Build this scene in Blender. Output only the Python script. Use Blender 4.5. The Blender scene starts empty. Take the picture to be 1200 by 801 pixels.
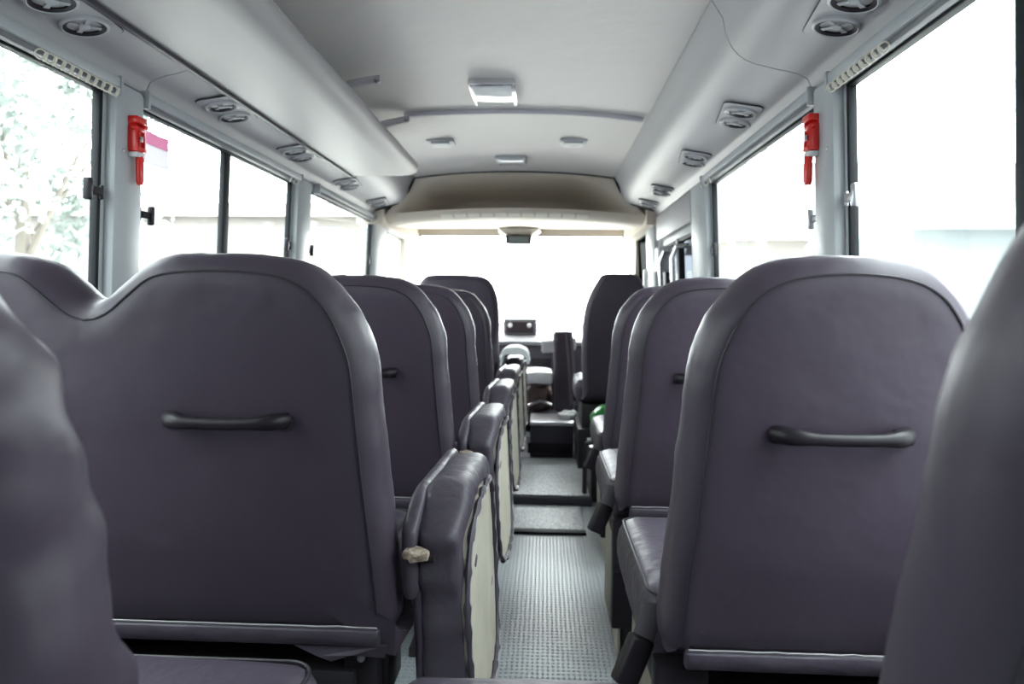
import bpy, bmesh, math, random
from mathutils import Vector, Matrix, noise
random.seed(7)
S = bpy.context.scene
COL = S.collection
XC = -0.20            # centre line of the bus
H = 1.05              # eye height
PI = math.pi

# ------------------------------------------------------------------ materials
def mat(name, col, rough=0.5, metal=0.0, spec=0.5, bump=None, coat=0.0, trans=0.0):
    m = bpy.data.materials.new(name); m.use_nodes = True
    nt = m.node_tree; b = nt.nodes['Principled BSDF']
    b.inputs['Base Color'].default_value = (*col, 1)
    b.inputs['Roughness'].default_value = rough
    b.inputs['Metallic'].default_value = metal
    b.inputs['Specular IOR Level'].default_value = spec
    b.inputs['Coat Weight'].default_value = coat
    if bump:
        tc = nt.nodes.new('ShaderNodeTexCoord')
        prev = None
        for (scale, strength, dist, stretch) in bump:
            mp = nt.nodes.new('ShaderNodeMapping'); mp.inputs['Scale'].default_value = stretch
            n = nt.nodes.new('ShaderNodeTexNoise'); n.inputs['Scale'].default_value = scale
            n.inputs['Detail'].default_value = 3
            bp = nt.nodes.new('ShaderNodeBump'); bp.inputs['Strength'].default_value = strength
            bp.inputs['Distance'].default_value = dist
            nt.links.new(tc.outputs['Object'], mp.inputs['Vector'])
            nt.links.new(mp.outputs['Vector'], n.inputs['Vector'])
            nt.links.new(n.outputs['Fac'], bp.inputs['Height'])
            if prev: nt.links.new(prev.outputs['Normal'], bp.inputs['Normal'])
            prev = bp
        nt.links.new(prev.outputs['Normal'], b.inputs['Normal'])
    return m

def vary(m, c1, c2, scale, stretch=(1, 1, 1), lo=0.35, hi=0.65):
    """base colour that wanders between two tones of the thing itself (wear, weave)"""
    nt = m.node_tree; b = nt.nodes['Principled BSDF']
    tc = nt.nodes.new('ShaderNodeTexCoord'); mp = nt.nodes.new('ShaderNodeMapping')
    mp.inputs['Scale'].default_value = stretch
    n = nt.nodes.new('ShaderNodeTexNoise'); n.inputs['Scale'].default_value = scale; n.inputs['Detail'].default_value = 4
    r = nt.nodes.new('ShaderNodeValToRGB')
    r.color_ramp.elements[0].position = lo; r.color_ramp.elements[0].color = (*c1, 1)
    r.color_ramp.elements[1].position = hi; r.color_ramp.elements[1].color = (*c2, 1)
    nt.links.new(tc.outputs['Object'], mp.inputs['Vector']); nt.links.new(mp.outputs['Vector'], n.inputs['Vector'])
    nt.links.new(n.outputs['Fac'], r.inputs['Fac']); nt.links.new(r.outputs['Color'], b.inputs['Base Color'])
    return m

U = (1, 1, 1)
M = {}
M['leather'] = mat('grey_leatherette', (.056, .043, .063), .45, 0, .42, [(9, .25, .02, U), (900, .10, .001, U)])
M['leather_worn'] = mat('grey_leatherette_worn', (.062, .052, .072), .48, 0, .42, [(16, .45, .015, U), (900, .08, .001, U)])
M['piping'] = mat('dark_piping', (.02, .018, .025), .5)
M['thread'] = mat('pale_thread', (.40, .38, .40), .8)
M['black'] = mat('black_plastic', (.016, .013, .018), .42, 0, .3, [(300, .1, .001, U)])
M['black_metal'] = mat('black_painted_metal', (.02, .017, .022), .45, 0, .5)
M['rubber'] = mat('black_rubber', (.010, .012, .015), .6, 0, .25)
M['chrome'] = mat('chrome', (.75, .74, .76), .22, 1)
M['bracket'] = mat('lilac_grey_metal', (.62, .60, .64), .3, .35)
M['steel'] = mat('steel', (.5, .5, .52), .3, 1)
M['shell'] = mat('pale_grey_plastic', (.50, .51, .525), .45, 0, .4, [(250, .08, .001, U)])
M['pillar'] = mat('grey_pillar_plastic', (.45, .475, .49), .42, 0, .45, [(300, .08, .001, U)])
M['headliner'] = mat('headliner_vinyl', (.61, .58, .565), .55, 0, .35, [(7, .2, .02, U), (500, .08, .001, (1, 6, 1))])
M['cove'] = mat('cove_vinyl', (.44, .435, .445), .48, 0, .35, [(400, .08, .001, U)])
M['header'] = mat('cab_header_vinyl', (.62, .555, .47), .55, 0, .3, [(300, .08, .001, U)])
M['rack'] = mat('rack_vinyl', (.36, .345, .345), .5, 0, .4, [(400, .08, .001, U)])
M['rail'] = mat('rail_aluminium', (.20, .20, .21), .6)
M['ring'] = mat('cream_plastic_rings', (.75, .72, .62), .4)
M['red'] = mat('red_plastic', (.72, .012, .008), .3, 0, .5, None, .3)
M['white'] = mat('white_plastic', (.8, .8, .8), .4)
M['lens'] = mat('light_lens', (.85, .87, .87), .12, 0, .8, None, .5)
M['board'] = vary(mat('cream_backing_board', (.48, .45, .38), .6, 0, .3, [(60, .1, .003, U)]), (.40, .375, .31), (.52, .49, .42), 6)
M['foam'] = vary(mat('torn_foam', (.55, .45, .32), .95, 0, .2, [(90, .8, .01, U)]), (.24, .17, .12), (.50, .44, .37), 60)
M['mat'] = vary(mat('ribbed_rubber_mat', (.25, .26, .27), .36, 0, .6, [(140, .6, .004, (1, .12, 1)), (140, .6, .004, (.12, 1, 1))]), (.16, .16, .17), (.34, .36, .37), 120, (1, .25, 1))
M['dash'] = mat('dashboard_plastic', (.05, .045, .06), .5, 0, .4, [(300, .2, .001, U)])
M['dash_top'] = mat('dashboard_pad', (.20, .20, .22), .5, 0, .4)
M['cloth'] = mat('white_cloth', (.82, .85, .88), .8, 0, .2, [(12, .5, .02, U)])
M['brown'] = vary(mat('brown_engine_cover', (.08, .05, .05), .45, 0, .4, [(30, .6, .02, U)]), (.05, .032, .035), (.14, .095, .08), 16)
M['green'] = mat('green_plastic_bag', (.0, .20, .02), .4, 0, .5, [(25, .7, .02, U)])
M['paper'] = mat('paper', (.8, .85, .9), .7)
M['dark_screen'] = mat('dark_display', (.12, .15, .16), .1, 0, .6)
M['dark_face'] = mat('dark_instrument_face', (.035, .022, .028), .3)
M['strap'] = mat('belt_webbing', (.12, .11, .125), .6, 0, .4, [(800, .4, .001, (1, .1, 1))])
M['asphalt'] = mat('dark_road', (.10, .10, .105), .9, 0, .2)
M['render'] = mat('cream_render', (.27, .245, .225), .9, 0, .2)
M['rooftin'] = mat('pale_roof', (.17, .155, .145), .7, 0, .3)
M['house'] = mat('bluish_render', (.27, .295, .305), .9, 0, .2)
M['bounce_slab'] = mat('pale_bounce_slab', (.72, .69, .64), .85, 0, .2, [(3, .2, .02, U)])  # for the added slab that bounces light into the cab
M['house_window'] = mat('pale_house_window', (.23, .25, .26), .3)
M['bark'] = mat('bark', (.17, .15, .13), .9)
M['leaf'] = mat('leaves', (.24, .27, .25), .6)
M['hillside'] = mat('hazy_hillside', (.14, .16, .17), .95, 0, .1)

def floor_material():
    m = mat('checker_rubber_floor', (.26, .285, .305), .36, .0, .55)
    nt = m.node_tree; b = nt.nodes['Principled BSDF']
    tc = nt.nodes.new('ShaderNodeTexCoord'); sp = nt.nodes.new('ShaderNodeSeparateXYZ')
    nt.links.new(tc.outputs['Object'], sp.inputs[0])
    def mth(op, a, c):
        n = nt.nodes.new('ShaderNodeMath'); n.operation = op
        for i, v in enumerate((a, c)):
            if isinstance(v, (int, float)): n.inputs[i].default_value = v
            elif v is not None: nt.links.new(v, n.inputs[i])
        return n.outputs[0]
    x = mth('MULTIPLY', sp.outputs[0], 2*PI/.030); y = mth('MULTIPLY', sp.outputs[1], 2*PI/.040)
    a = mth('SINE', mth('ADD', x, y), None); c = mth('SINE', mth('SUBTRACT', x, y), None)
    h = mth('MAXIMUM', mth('MULTIPLY', a, c), 0.15)
    hp = mth('POWER', h, 1.5)
    bp = nt.nodes.new('ShaderNodeBump'); bp.inputs['Strength'].default_value = .9; bp.inputs['Distance'].default_value = .004
    nt.links.new(hp, bp.inputs['Height']); nt.links.new(bp.outputs['Normal'], b.inputs['Normal'])
    return m
M['floor'] = floor_material()

def glass_material(name, tint, gl=.75):
    m = bpy.data.materials.new(name); m.use_nodes = True
    nt = m.node_tree; nt.nodes.clear()
    o = nt.nodes.new('ShaderNodeOutputMaterial'); mx = nt.nodes.new('ShaderNodeMixShader')
    t = nt.nodes.new('ShaderNodeBsdfTransparent'); t.inputs[0].default_value = (*tint, 1)
    g = nt.nodes.new('ShaderNodeBsdfGlossy'); g.inputs['Roughness'].default_value = .02
    lw = nt.nodes.new('ShaderNodeLayerWeight'); lw.inputs[0].default_value = .5
    pw = nt.nodes.new('ShaderNodeMath'); pw.operation = 'POWER'; pw.inputs[1].default_value = 5
    f = nt.nodes.new('ShaderNodeMath'); f.operation = 'MULTIPLY_ADD'; f.inputs[1].default_value = gl; f.inputs[2].default_value = gl*.03
    nt.links.new(lw.outputs['Facing'], pw.inputs[0]); nt.links.new(pw.outputs[0], f.inputs[0])
    nt.links.new(f.outputs[0], mx.inputs[0]); nt.links.new(t.outputs[0], mx.inputs[1]); nt.links.new(g.outputs[0], mx.inputs[2])
    nt.links.new(mx.outputs[0], o.inputs[0])
    return m
M['glass'] = glass_material('window_glass', (.93, .97, .97))
M['tint'] = glass_material('sky_dimming_glass', (.050, .062, .070), .02)  # dark tint put in to dim the bright sky behind this pane
M['door_tint'] = glass_material('sky_dimming_door_glass', (.16, .17, .185), .03)  # tint added to dim the sky and its spill on the pillar

# ------------------------------------------------------------------ mesh builder
class MB:
    def __init__(s): s.bm = bmesh.new()
    def face(s, pts):
        try: return s.bm.faces.new([s.bm.verts.new(p) for p in pts])
        except ValueError: return None
    def hexa(s, p, bev=0, seg=2):
        """8 corners: bottom 4 (ccw from above), top 4"""
        v = [s.bm.verts.new(q) for q in p]
        fs = [s.bm.faces.new([v[i] for i in f]) for f in ((3,2,1,0),(4,5,6,7),(0,1,5,4),(1,2,6,5),(2,3,7,6),(3,0,4,7))]
        if bev:
            es = list({e for f in fs for e in f.edges})
            bmesh.ops.bevel(s.bm, geom=es, offset=bev, segments=seg, profile=.5, affect='EDGES')
        return s
    def box(s, x0, x1, y0, y1, z0, z1, bev=0, seg=2):
        return s.hexa([(x0,y0,z0),(x1,y0,z0),(x1,y1,z0),(x0,y1,z0),(x0,y0,z1),(x1,y0,z1),(x1,y1,z1),(x0,y1,z1)], bev, seg)
    def prism(s, prof, a, b, axis='y'):
        """closed 2D profile extruded from a to b; axis y: profile is (x,z); axis x: (y,z); axis z: (x,y)"""
        def P(q, t): return {'y': (q[0], t, q[1]), 'x': (t, q[0], q[1]), 'z': (q[0], q[1], t)}[axis]
        A = [s.bm.verts.new(P(q, a)) for q in prof]; B = [s.bm.verts.new(P(q, b)) for q in prof]
        n = len(prof)
        for i in range(n):
            j = (i+1) % n; s.bm.faces.new((A[i], A[j], B[j], B[i]))
        s.bm.faces.new(A[::-1]); s.bm.faces.new(B)
        return s
    def tube(s, path, r, n=8, closed=False, caps=True, flat=1.0):
        path = [Vector(p) for p in path]; L = len(path)
        rr = r if isinstance(r, (list, tuple)) else [r]*L
        rings = []; up = None
        for i, p in enumerate(path):
            a = path[(i-1) % L] if (closed or i > 0) else p
            c = path[(i+1) % L] if (closed or i < L-1) else p
            t = (c-a)
            t = t.normalized() if t.length > 1e-9 else Vector((0,0,1))
            if up is None:
                up = Vector((0,0,1)) if abs(t.z) < .9 else Vector((0,1,0))
            u = (up - t*up.dot(t)).normalized(); up = u
            w = t.cross(u)
            rings.append([s.bm.verts.new(p + (u*math.cos(2*PI*k/n)*flat + w*math.sin(2*PI*k/n))*rr[i]) for k in range(n)])
        m = L if closed else L-1
        for i in range(m):
            A, B = rings[i], rings[(i+1) % L]
            for k in range(n): s.bm.faces.new((A[k], A[(k+1)%n], B[(k+1)%n], B[k]))
        if caps and not closed:
            s.bm.faces.new(rings[0][::-1]); s.bm.faces.new(rings[-1])
        return s
    def pad(s, x0, x1, y0, y1, z0, z1, r, n=(8, 8, 4), fn=None):
        """rounded box with even cells, then deformed by fn(Vector)->Vector"""
        lo, hi = Vector((x0,y0,z0)), Vector((x1,y1,z1)); r = min(r, *( (hi-lo)[i]/2*.999 for i in range(3)))
        cache = {}
        def ax(i, k):
            # denser cells by the edges
            t = k/n[i]; t = .5 - .5*math.cos(PI*t); return lo[i] + (hi[i]-lo[i])*t
        def V(i, j, k):
            key = (i,j,k)
            if key in cache: return cache[key]
            p = Vector((ax(0,i), ax(1,j), ax(2,k)))
            q = Vector([min(max(p[a], lo[a]+r), hi[a]-r) for a in range(3)])
            d = p-q
            if d.length > 1e-9: p = q + d.normalized()*r
            if fn: p = fn(p)
            cache[key] = s.bm.verts.new(p); return cache[key]
        nx, ny, nz = n
        for i in range(nx):
            for j in range(ny):
                s.bm.faces.new((V(i,j,nz),V(i+1,j,nz),V(i+1,j+1,nz),V(i,j+1,nz)))
                s.bm.faces.new((V(i,j+1,0),V(i+1,j+1,0),V(i+1,j,0),V(i,j,0)))
        for i in range(nx):
            for k in range(nz):
                s.bm.faces.new((V(i,0,k),V(i+1,0,k),V(i+1,0,k+1),V(i,0,k+1)))
                s.bm.faces.new((V(i,ny,k+1),V(i+1,ny,k+1),V(i+1,ny,k),V(i,ny,k)))
        for j in range(ny):
            for k in range(nz):
                s.bm.faces.new((V(0,j,k+1),V(0,j+1,k+1),V(0,j+1,k),V(0,j,k)))
                s.bm.faces.new((V(nx,j,k),V(nx,j+1,k),V(nx,j+1,k+1),V(nx,j,k+1)))
        return s
    def lathe(s, prof, c, axis=(0,0,1), n=20, capped=True):
        """(radius, height) profile turned round axis through c"""
        ax = Vector(axis).normalized(); u = ax.orthogonal().normalized(); w = ax.cross(u); c = Vector(c)
        rings = [[s.bm.verts.new(c + ax*h + (u*math.cos(2*PI*k/n)+w*math.sin(2*PI*k/n))*max(r,1e-5)) for k in range(n)] for r, h in prof]
        for A, B in zip(rings, rings[1:]):
            for k in range(n): s.bm.faces.new((A[k], A[(k+1)%n], B[(k+1)%n], B[k]))
        if capped:
            s.bm.faces.new(rings[0][::-1]); s.bm.faces.new(rings[-1])
        return s
    def grid(s, pts):
        vs = [[s.bm.verts.new(p) for p in row] for row in pts]
        for a, b in zip(vs, vs[1:]):
            for i in range(len(a)-1): s.bm.faces.new((a[i], a[i+1], b[i+1], b[i]))
        return s
    def move(s, mtx):
        bmesh.ops.transform(s.bm, matrix=mtx, verts=s.bm.verts[:]); return s
    def build(s, name, m, parent=None, smooth=True, angle=40, fix=True):
        if fix: bmesh.ops.recalc_face_normals(s.bm, faces=s.bm.faces[:])
        me = bpy.data.meshes.new(name); s.bm.to_mesh(me); s.bm.free()
        me.materials.append(M[m] if isinstance(m, str) else m)
        if smooth:
            for p in me.polygons: p.use_smooth = True
            me.set_sharp_from_angle(angle=math.radians(angle))
        o = bpy.data.objects.new(name, me); COL.objects.link(o)
        if parent: o.parent = parent
        return o

def thing(name, label, cat, loc=(0,0,0), group=None):
    o = bpy.data.objects.new(name, None); COL.objects.link(o); o.location = loc
    o.empty_display_size = .1
    o['label'] = label; o['category'] = cat
    if group: o['group'] = group
    return o
def tag(o, label, cat, group=None):
    o['label'] = label; o['category'] = cat
    if group: o['group'] = group
    return o
def struct(o, label=None):
    o['kind'] = 'structure'
    if label: o['label'] = label
    return o
def kids(o): return [c for c in COL.objects if c.parent == o]
def dup(root, loc, label, group=None):
    r = root.copy(); COL.objects.link(r); r.location = loc; r['label'] = label
    if group: r['group'] = group
    for ch in kids(root):
        c = ch.copy(); COL.objects.link(c); c.parent = r
        for g in kids(ch):
            d = g.copy(); COL.objects.link(d); d.parent = c
    return r

# ------------------------------------------------------------------ room shell
WTOP = 1.575; SILL = .74
def wx(side, z, off=0):           # wall inner face; off > 0 goes into the bus
    return XC + side*(.90 + .05*(WTOP-z) - off)
def wbox(mb, side, y0, y1, z0, z1, o0, o1, bev=0):
    """slab lying on the leaning side wall, between offsets o0 (outer) and o1 (inner)"""
    a0, a1 = wx(side, z0, o0), wx(side, z0, o1); b0, b1 = wx(side, z1, o0), wx(side, z1, o1)
    if a0 > a1: a0, a1, b0, b1 = a1, a0, b1, b0
    return mb.hexa([(a0,y0,z0),(a1,y0,z0),(a1,y1,z0),(a0,y1,z0),(b0,y0,z1),(b1,y0,z1),(b1,y1,z1),(b0,y1,z1)], bev)

YR = -1.0      # rear wall
YF = 4.28      # where the cab header starts
# floor
struct(MB().box(XC-1.0, XC+1.0, YR, 5.98, -.06, 0).build('floor', 'floor', smooth=False))
# ceiling
def arch(t, top=1.882, drop=.040):     # t in -1..1
    return (XC + .62*t, top - drop*abs(t)**2.2)
prof = [arch(-1+2*i/24) for i in range(25)] + [(XC+.62, 1.95), (XC-.62, 1.95)]
struct(MB().prism(prof, YR, YF).build('ceiling', 'headliner'))
# side coves with the air ducts (joint at Y=1.83)
def cove(side, y0, y1, name):
    def Xp(h): return XC + side*h
    def curve(p0, p1, p2, n=6):
        return [tuple((1-t)**2*a + 2*t*(1-t)*b + t*t*c for a, b, c in zip(p0, p1, p2)) for t in [i/n for i in range(n+1)]]
    pts = [(.622, 1.842)] + curve((.652, 1.795), (.665, 1.70), (.735, 1.680)) + curve((.80, 1.664), (.845, 1.657), (.872, 1.640)) + [(.880, 1.622), (.888, 1.612), (.96, 1.612), (.96, 1.95), (.622, 1.95)]
    mb = MB().prism([(Xp(a), z) for a, z in pts], y0, y1)
    return struct(mb.build(name, 'cove', angle=50))
cove(-1, YR, 1.828, 'trim_1'); cove(-1, 1.832, YF, 'trim_2')
cove(1, YR, 1.828, 'trim_3'); cove(1, 1.832, YF, 'trim_4')

def side_wall(side, name, openings, yend):
    mb = MB()
    wbox(mb, side, YR, yend, 0, SILL, -.024, .0)
    wbox(mb, side, YR, yend, WTOP, 1.66, -.024, .0)
    edges = [YR] + [v for o in openings for v in o] + [yend]
    w = None
    for a, b in zip(edges[::2], edges[1::2]):
        wbox(mb, side, a, b, SILL, WTOP, -.024, 0.0)
    return struct(mb.build(name, 'pillar', smooth=False))
LW = [(-.15, 1.675), (1.825, 2.945), (3.145, 4.31), (4.75, 5.36)]
RW = [(-.15, 1.665), (1.815, 2.955), (3.34, 4.24), (4.78, 5.36)]
wall_l = side_wall(-1, 'wall_left', LW, 5.5)
wall_r = side_wall(1, 'wall_right', RW, 5.5)
def pillar_cover(side, y0, y1, wall):
    p = wbox(MB(), side, y0, y1, SILL, WTOP+.03, -.01, .028, .014).build('pillar_cover', 'pillar', wall)
    z = 1.435
    MB().lathe([(.006, 0), (.006, .002), (.003, .004)], (wx(side, z, .028), (y0+y1)/2-.03, z), (-side, 0, 0), 10).build('screw', 'steel', p)
for a, b in ((1.688, 1.81), (2.957, 3.13), (4.322, 4.62)): pillar_cover(-1, a, b, wall_l)
for a, b in ((1.678, 1.80), (2.967, 3.25), (4.34, 4.66)): pillar_cover(1, a, b, wall_r)

def latch(side, y, z, parent, m, dy):
    """T handle on the sliding pane: arm off the frame and an upright grip"""
    mb = MB()
    wbox(mb, side, min(y, y+dy*.8), max(y, y+dy*.8), z-.010, z+.010, .001, .013, .003)
    wbox(mb, side, min(y+dy*.72, y+dy), max(y+dy*.72, y+dy), z-.027, z+.027, .002, .020, .005)
    wbox(mb, side, min(y, y-dy*.15), max(y, y-dy*.15), z-.018, z+.018, .0, .010, .003)
    return mb.build('latch', m, parent)

def window(n, side, y0, y1, z0=SILL, z1=WTOP, mull=(), latches=(), pane='glass', frame_m='rubber', fw=.013):
    mb = MB()
    for a, b, c, d in ((y0, y0+fw, z0, z1), (y1-fw, y1, z0, z1), (y0, y1, z0, z0+fw), (y0, y1, z1-fw*.6, z1)):
        wbox(mb, side, a, b, c, d, -.020, .001, .003)
    root = struct(mb.build('window_%d' % n, frame_m))
    g = MB(); wbox(g, side, y0+fw*.5, y1-fw*.5, z0+fw*.5, z1-fw*.3, -.013, -.009); g.build('pane', pane, root, smooth=False)
    for (a, b) in mull:
        m = MB(); wbox(m, side, a, b, z0, z1, -.022, -.002, .003); m.build('mullion', frame_m, root)
    for (y, z, dy, lm) in latches: latch(side, y, z, root, lm, dy)
    return root
window(1, -1, *LW[0], mull=((1.045, 1.095),), latches=((1.665, 1.322, -.062, 'black'),))
window(2, -1, *LW[1], mull=((2.33, 2.375),), latches=((1.835, 1.29, .05, 'black'), (2.935, 1.30, -.06, 'black')))
window(3, -1, *LW[2], latches=((3.155, 1.30, .05, 'black'), (4.29, 1.32, -.06, 'black')))
window(4, -1, *LW[3], z0=.95, z1=1.56)
window(5, 1, *RW[0], mull=((1.045, 1.095),), latches=((1.655, 1.308, -.062, 'steel'),))
window(6, 1, *RW[1], latches=((1.825, 1.285, .04, 'steel'), (2.945, 1.29, -.06, 'black')))
window(7, 1, *RW[3], z0=.95, z1=1.56, pane='tint')
MB().box(wx(1,1.2,.03)-.02, wx(1,1.2,.03), 4.66, 4.70, 1.05, 1.30, .006).build('pull_handle', 'white', wall_r)

# rear wall, its window left out to keep light off the seat backs
struct(MB().box(XC-1.02, XC+1.02, YR-.06, YR, 0, 1.95).build('wall_rear', 'pillar', smooth=False))

# ------------------------------------------------------------------ cab header, windscreen, pillars
def sm(a, b, x):
    t = min(max((x-a)/(b-a), 0), 1); return t*t*(3-2*t)
rows = []
NU, NV = 48, 22
ZL = 1.665
for j in range(NV+1):
    v = j/NV; row = []
    for i in range(NU+1):
        u = -1+2*i/NU
        w = .625 + .20*v**1.15
        zt = 1.882 - .045*abs(u)**2.2
        zb = ZL - .045*u*u
        x = XC + w*u
        z = zt + (zb-zt)*v
        rec = sm(.98, .55, abs(u))*sm(-.05, .55, v)*sm(1.0, .80, v)
        y = YF + .02 + .05*v + .46*rec
        row.append((x, y, z))
    rows.append(row)
def under(u, k):       # lip and underside, k 0..1
    pts = [(.02+.05, 0, .83), (.095, -.022, .85), (.15, -.045, .87), (.19, -.055, .88), (.45, -.055, .90), (.9, -.040, .92), (1.28, -.030, .93)]
    return pts
for (dy, dz, w) in under(0, 0)[1:]:
    row = []
    for i in range(NU+1):
        u = -1+2*i/NU
        fall = 1 if dy < .3 else (1.28-dy)/.98
        row.append((XC + w*u, YF + dy, ZL - .045*u*u*fall + dz + .03*(1-fall)))
    rows.append(row)
hd = struct(MB().grid(rows).build('trim_5', 'header', angle=60, fix=False))
# vent slots on the lip
for i in range(11):
    u = -.50 + i*.10
    a = u*.87
    z = ZL - .045*u*u
    MB().hexa([(XC+a-.036, YF+.100, z-.030), (XC+a+.036, YF+.100, z-.030), (XC+a+.036, YF+.145, z-.047), (XC+a-.036, YF+.145, z-.047),
               (XC+a-.036, YF+.098, z-.022), (XC+a+.036, YF+.098, z-.022), (XC+a+.036, YF+.143, z-.039), (XC+a-.036, YF+.143, z-.039)]).build('vent_slot', 'ring', hd, smooth=False)
# dark joint bead round the frame where the saloon ends
path = [(XC-.872, YF+.012, 1.640), (XC-.735, YF+.012, 1.681), (XC-.66, YF+.012, 1.76), (XC-.622, YF+.012, 1.842)]
path += [(arch(-1+2*i/16)[0], YF+.012, arch(-1+2*i/16)[1]) for i in range(1, 16)]
path += [(XC+.622, YF+.012, 1.842), (XC+.66, YF+.012, 1.76), (XC+.735, YF+.012, 1.681), (XC+.872, YF+.012, 1.640)]
struct(MB().tube(path, .007, 6).build('trim_6', 'rubber'))
# roof shell above the cab and cab side headers
mb = MB(); mb.box(XC-.99, XC+.99, YF, 5.66, 1.90, 1.97)
mb.box(XC-.99, XC+.99, 5.54, 5.66, 1.64, 1.93)
for s in (-1, 1):
    x0, x1 = sorted((XC+s*.825, XC+s*.99)); mb.box(x0, x1, YF+.01, 5.66, 1.555, 1.93)
struct(mb.build('wall_cab_top', 'header', smooth=False))
# windscreen: leaning glass, rounded corners by the frame
def wsp(t): return (5.56 + .40*t, 1.615 - .80*t)       # t 0 top .. 1 bottom -> (y,z)
mb = MB()
N = 20
def rrect(hw, t0, t1, r, rt):
    pts = []
    for cx, ct, a0 in ((hw-r, t0+rt, 0), (hw-r, t1-rt, 90), (-hw+r, t1-rt, 180), (-hw+r, t0+rt, 270)):
        for k in range(7):
            a = math.radians(a0+15*k)
            pts.append((cx + r*math.sin(a), ct - rt*math.cos(a)))
    return pts
outer = rrect(.98, -.07, 1.10, .02, .02); inner = rrect(.905, .0, 1.0, .10, .12)
A = [mb.bm.verts.new((XC+x, wsp(t)[0], wsp(t)[1])) for x, t in outer]; B = [mb.bm.verts.new((XC+x, wsp(t)[0]-.02, wsp(t)[1])) for x, t in inner]
C2 = [mb.bm.verts.new((XC+x, wsp(t)[0]+.05, wsp(t)[1])) for x, t in inner]
for i in range(len(A)):
    j = (i+1) % len(A)
    mb.bm.faces.new((A[i], A[j], B[j], B[i])); mb.bm.faces.new((B[i], B[j], C2[j], C2[i]))
fr = struct(mb.build('window_8', 'header'))
MB().tube([(XC+x, wsp(t)[0]-.005, wsp(t)[1]) for x, t in inner], .010, 6, closed=True).build('gasket', 'rubber', fr)
mb = MB(); mb.bm.faces.new([mb.bm.verts.new((XC+x, wsp(t)[0]+.03, wsp(t)[1])) for x, t in inner]); mb.build('pane', 'glass', fr, smooth=False, fix=False)
# wall under the windscreen and the slanted front pillars
struct(MB().box(XC-1.0, XC+1.0, 5.93, 6.02, 0, .83).build('wall_front', 'dash', smooth=False))
mb = MB()
for s in (-1, 1):
    q = []
    for (y, z) in ((5.30, 1.62), (5.60, 1.62), (6.0, .80), (5.36, .80)):
        q.append((y, z))
    xs = sorted((XC+s*.895, XC+s*.985))
    mb.prism(q, xs[0], xs[1], 'x')
    mb.box(*sorted((XC+s*.90, XC+s*1.0)), 5.30, 6.0, 0, .82)
struct(mb.build('wall_front_pillars', 'header', smooth=False))

# ------------------------------------------------------------------ entrance door on the door side
mb = MB()
wbox(mb, 1, 3.30, 4.28, 1.455, 1.60, -.03, .020, .006)      # panel above the door
struct(mb.build('trim_7', 'cove'))
mb = MB()
for a, b, c, d in ((3.34, 3.40, .0, 1.455), (4.17, 4.24, 0, 1.455), (3.34, 4.24, 1.415, 1.455), (3.76, 3.80, 0, 1.43), (3.34, 4.24, .02, .10)):
    wbox(mb, 1, a, b, max(c, SILL) if c < SILL and d > SILL else c, d, -.045, -.005, .004)
dr = struct(mb.build('door_1', 'shell'))
for a, b in ((3.41, 3.755), (3.805, 4.165)):
    g = MB(); wbox(g, 1, a, b, SILL, 1.41, -.034, -.03); g.build('pane', 'door_tint', dr, smooth=False)
    g = MB()
    wbox(g, 1, a, a+.014, SILL, 1.415, -.04, -.01); wbox(g, 1, b-.014, b, SILL, 1.415, -.04, -.01); wbox(g, 1, a, b, 1.40, 1.415, -.04, -.01)
    g.build('gasket', 'rubber', dr, smooth=False)
for y in (3.50, 3.86):
    X = lambda z, o: wx(1, z, o)
    MB().tube([(X(1.36, -.01), y, 1.36), (X(1.355, .05), y, 1.355), (X(1.30, .07), y+.02, 1.30), (X(.9, .07), y+.02, .9), (X(.84, .05), y, .84), (X(.84, -.01), y, .84)], .014, 8).build('grab_rail', 'chrome', dr)
MB().box(wx(1,1.34,.075), wx(1,1.34,.0), 3.88, 4.02, 1.25, 1.39, .01).build('opener_box', 'shell', dr)
MB().tube([(wx(1,1.3,.04), 4.05+.03*math.cos(a), 1.30+.06*math.sin(a)) for a in [2*PI*k/14 for k in range(14)]], .010, 6, closed=True).build('release_lever', 'white', dr)

# ------------------------------------------------------------------ luggage rack
rack = thing('luggage_rack', 'long pale grey overhead luggage rack running above the double benches', 'luggage rack', (XC-.58, 1.2, 1.66))
def loc(o, p): return tuple(Vector(p)-o.location)
def on(o, mb): return mb.move(Matrix.Translation(-o.location))
prof = [(-.942, 1.672), (-.70, 1.672), (-.655, 1.676), (-.628, 1.690), (-.617, 1.712), (-.624, 1.735), (-.640, 1.745), (-.652, 1.735), (-.66, 1.712), (-.69, 1.700), (-.942, 1.700)]
on(rack, MB().prism(prof, YR+.02, 3.32)).build('shelf', 'rack', rack, angle=60)
on(rack, MB().box(-.952, -.938, YR+.02, 3.31, 1.662, 1.676)).build('edge_strip', 'dash', rack, smooth=False)
for k, y in enumerate((1.45, 2.42, 2.94)):
    p = [(-.645, y, 1.735), (-.655, y, 1.79), (-.648, y, 1.825), (-.62, y, 1.840), (-.585, y, 1.850)]
    p = [(-.80, y, 1.705), (-.775, y, 1.765), (-.725, y, 1.808), (-.67, y, 1.826), (-.615, y, 1.838), (-.585, y, 1.842)]
    b = on(rack, MB().tube(p, [.020, .026, .022, .016, .013, .012], 8, flat=.6)).build('bracket', 'bracket', rack)
    on(rack, MB().lathe([(.011, 0), (.011, .006), (.006, .010)], (-.598, y, 1.836), (0, -.3, -1), 10)).build('screw', 'steel', b)

# chrome strip across the ceiling
pts = [(arch(t)[0], 2.945, arch(t)[1]-.008) for t in [-.66+1.64*i/24 for i in range(25)]]
o = MB().tube(pts, .011, 8).build('ceiling_rail', 'bracket'); tag(o, 'thin chrome rail arching across the pale headliner from the rack bracket', 'rail')

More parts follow.
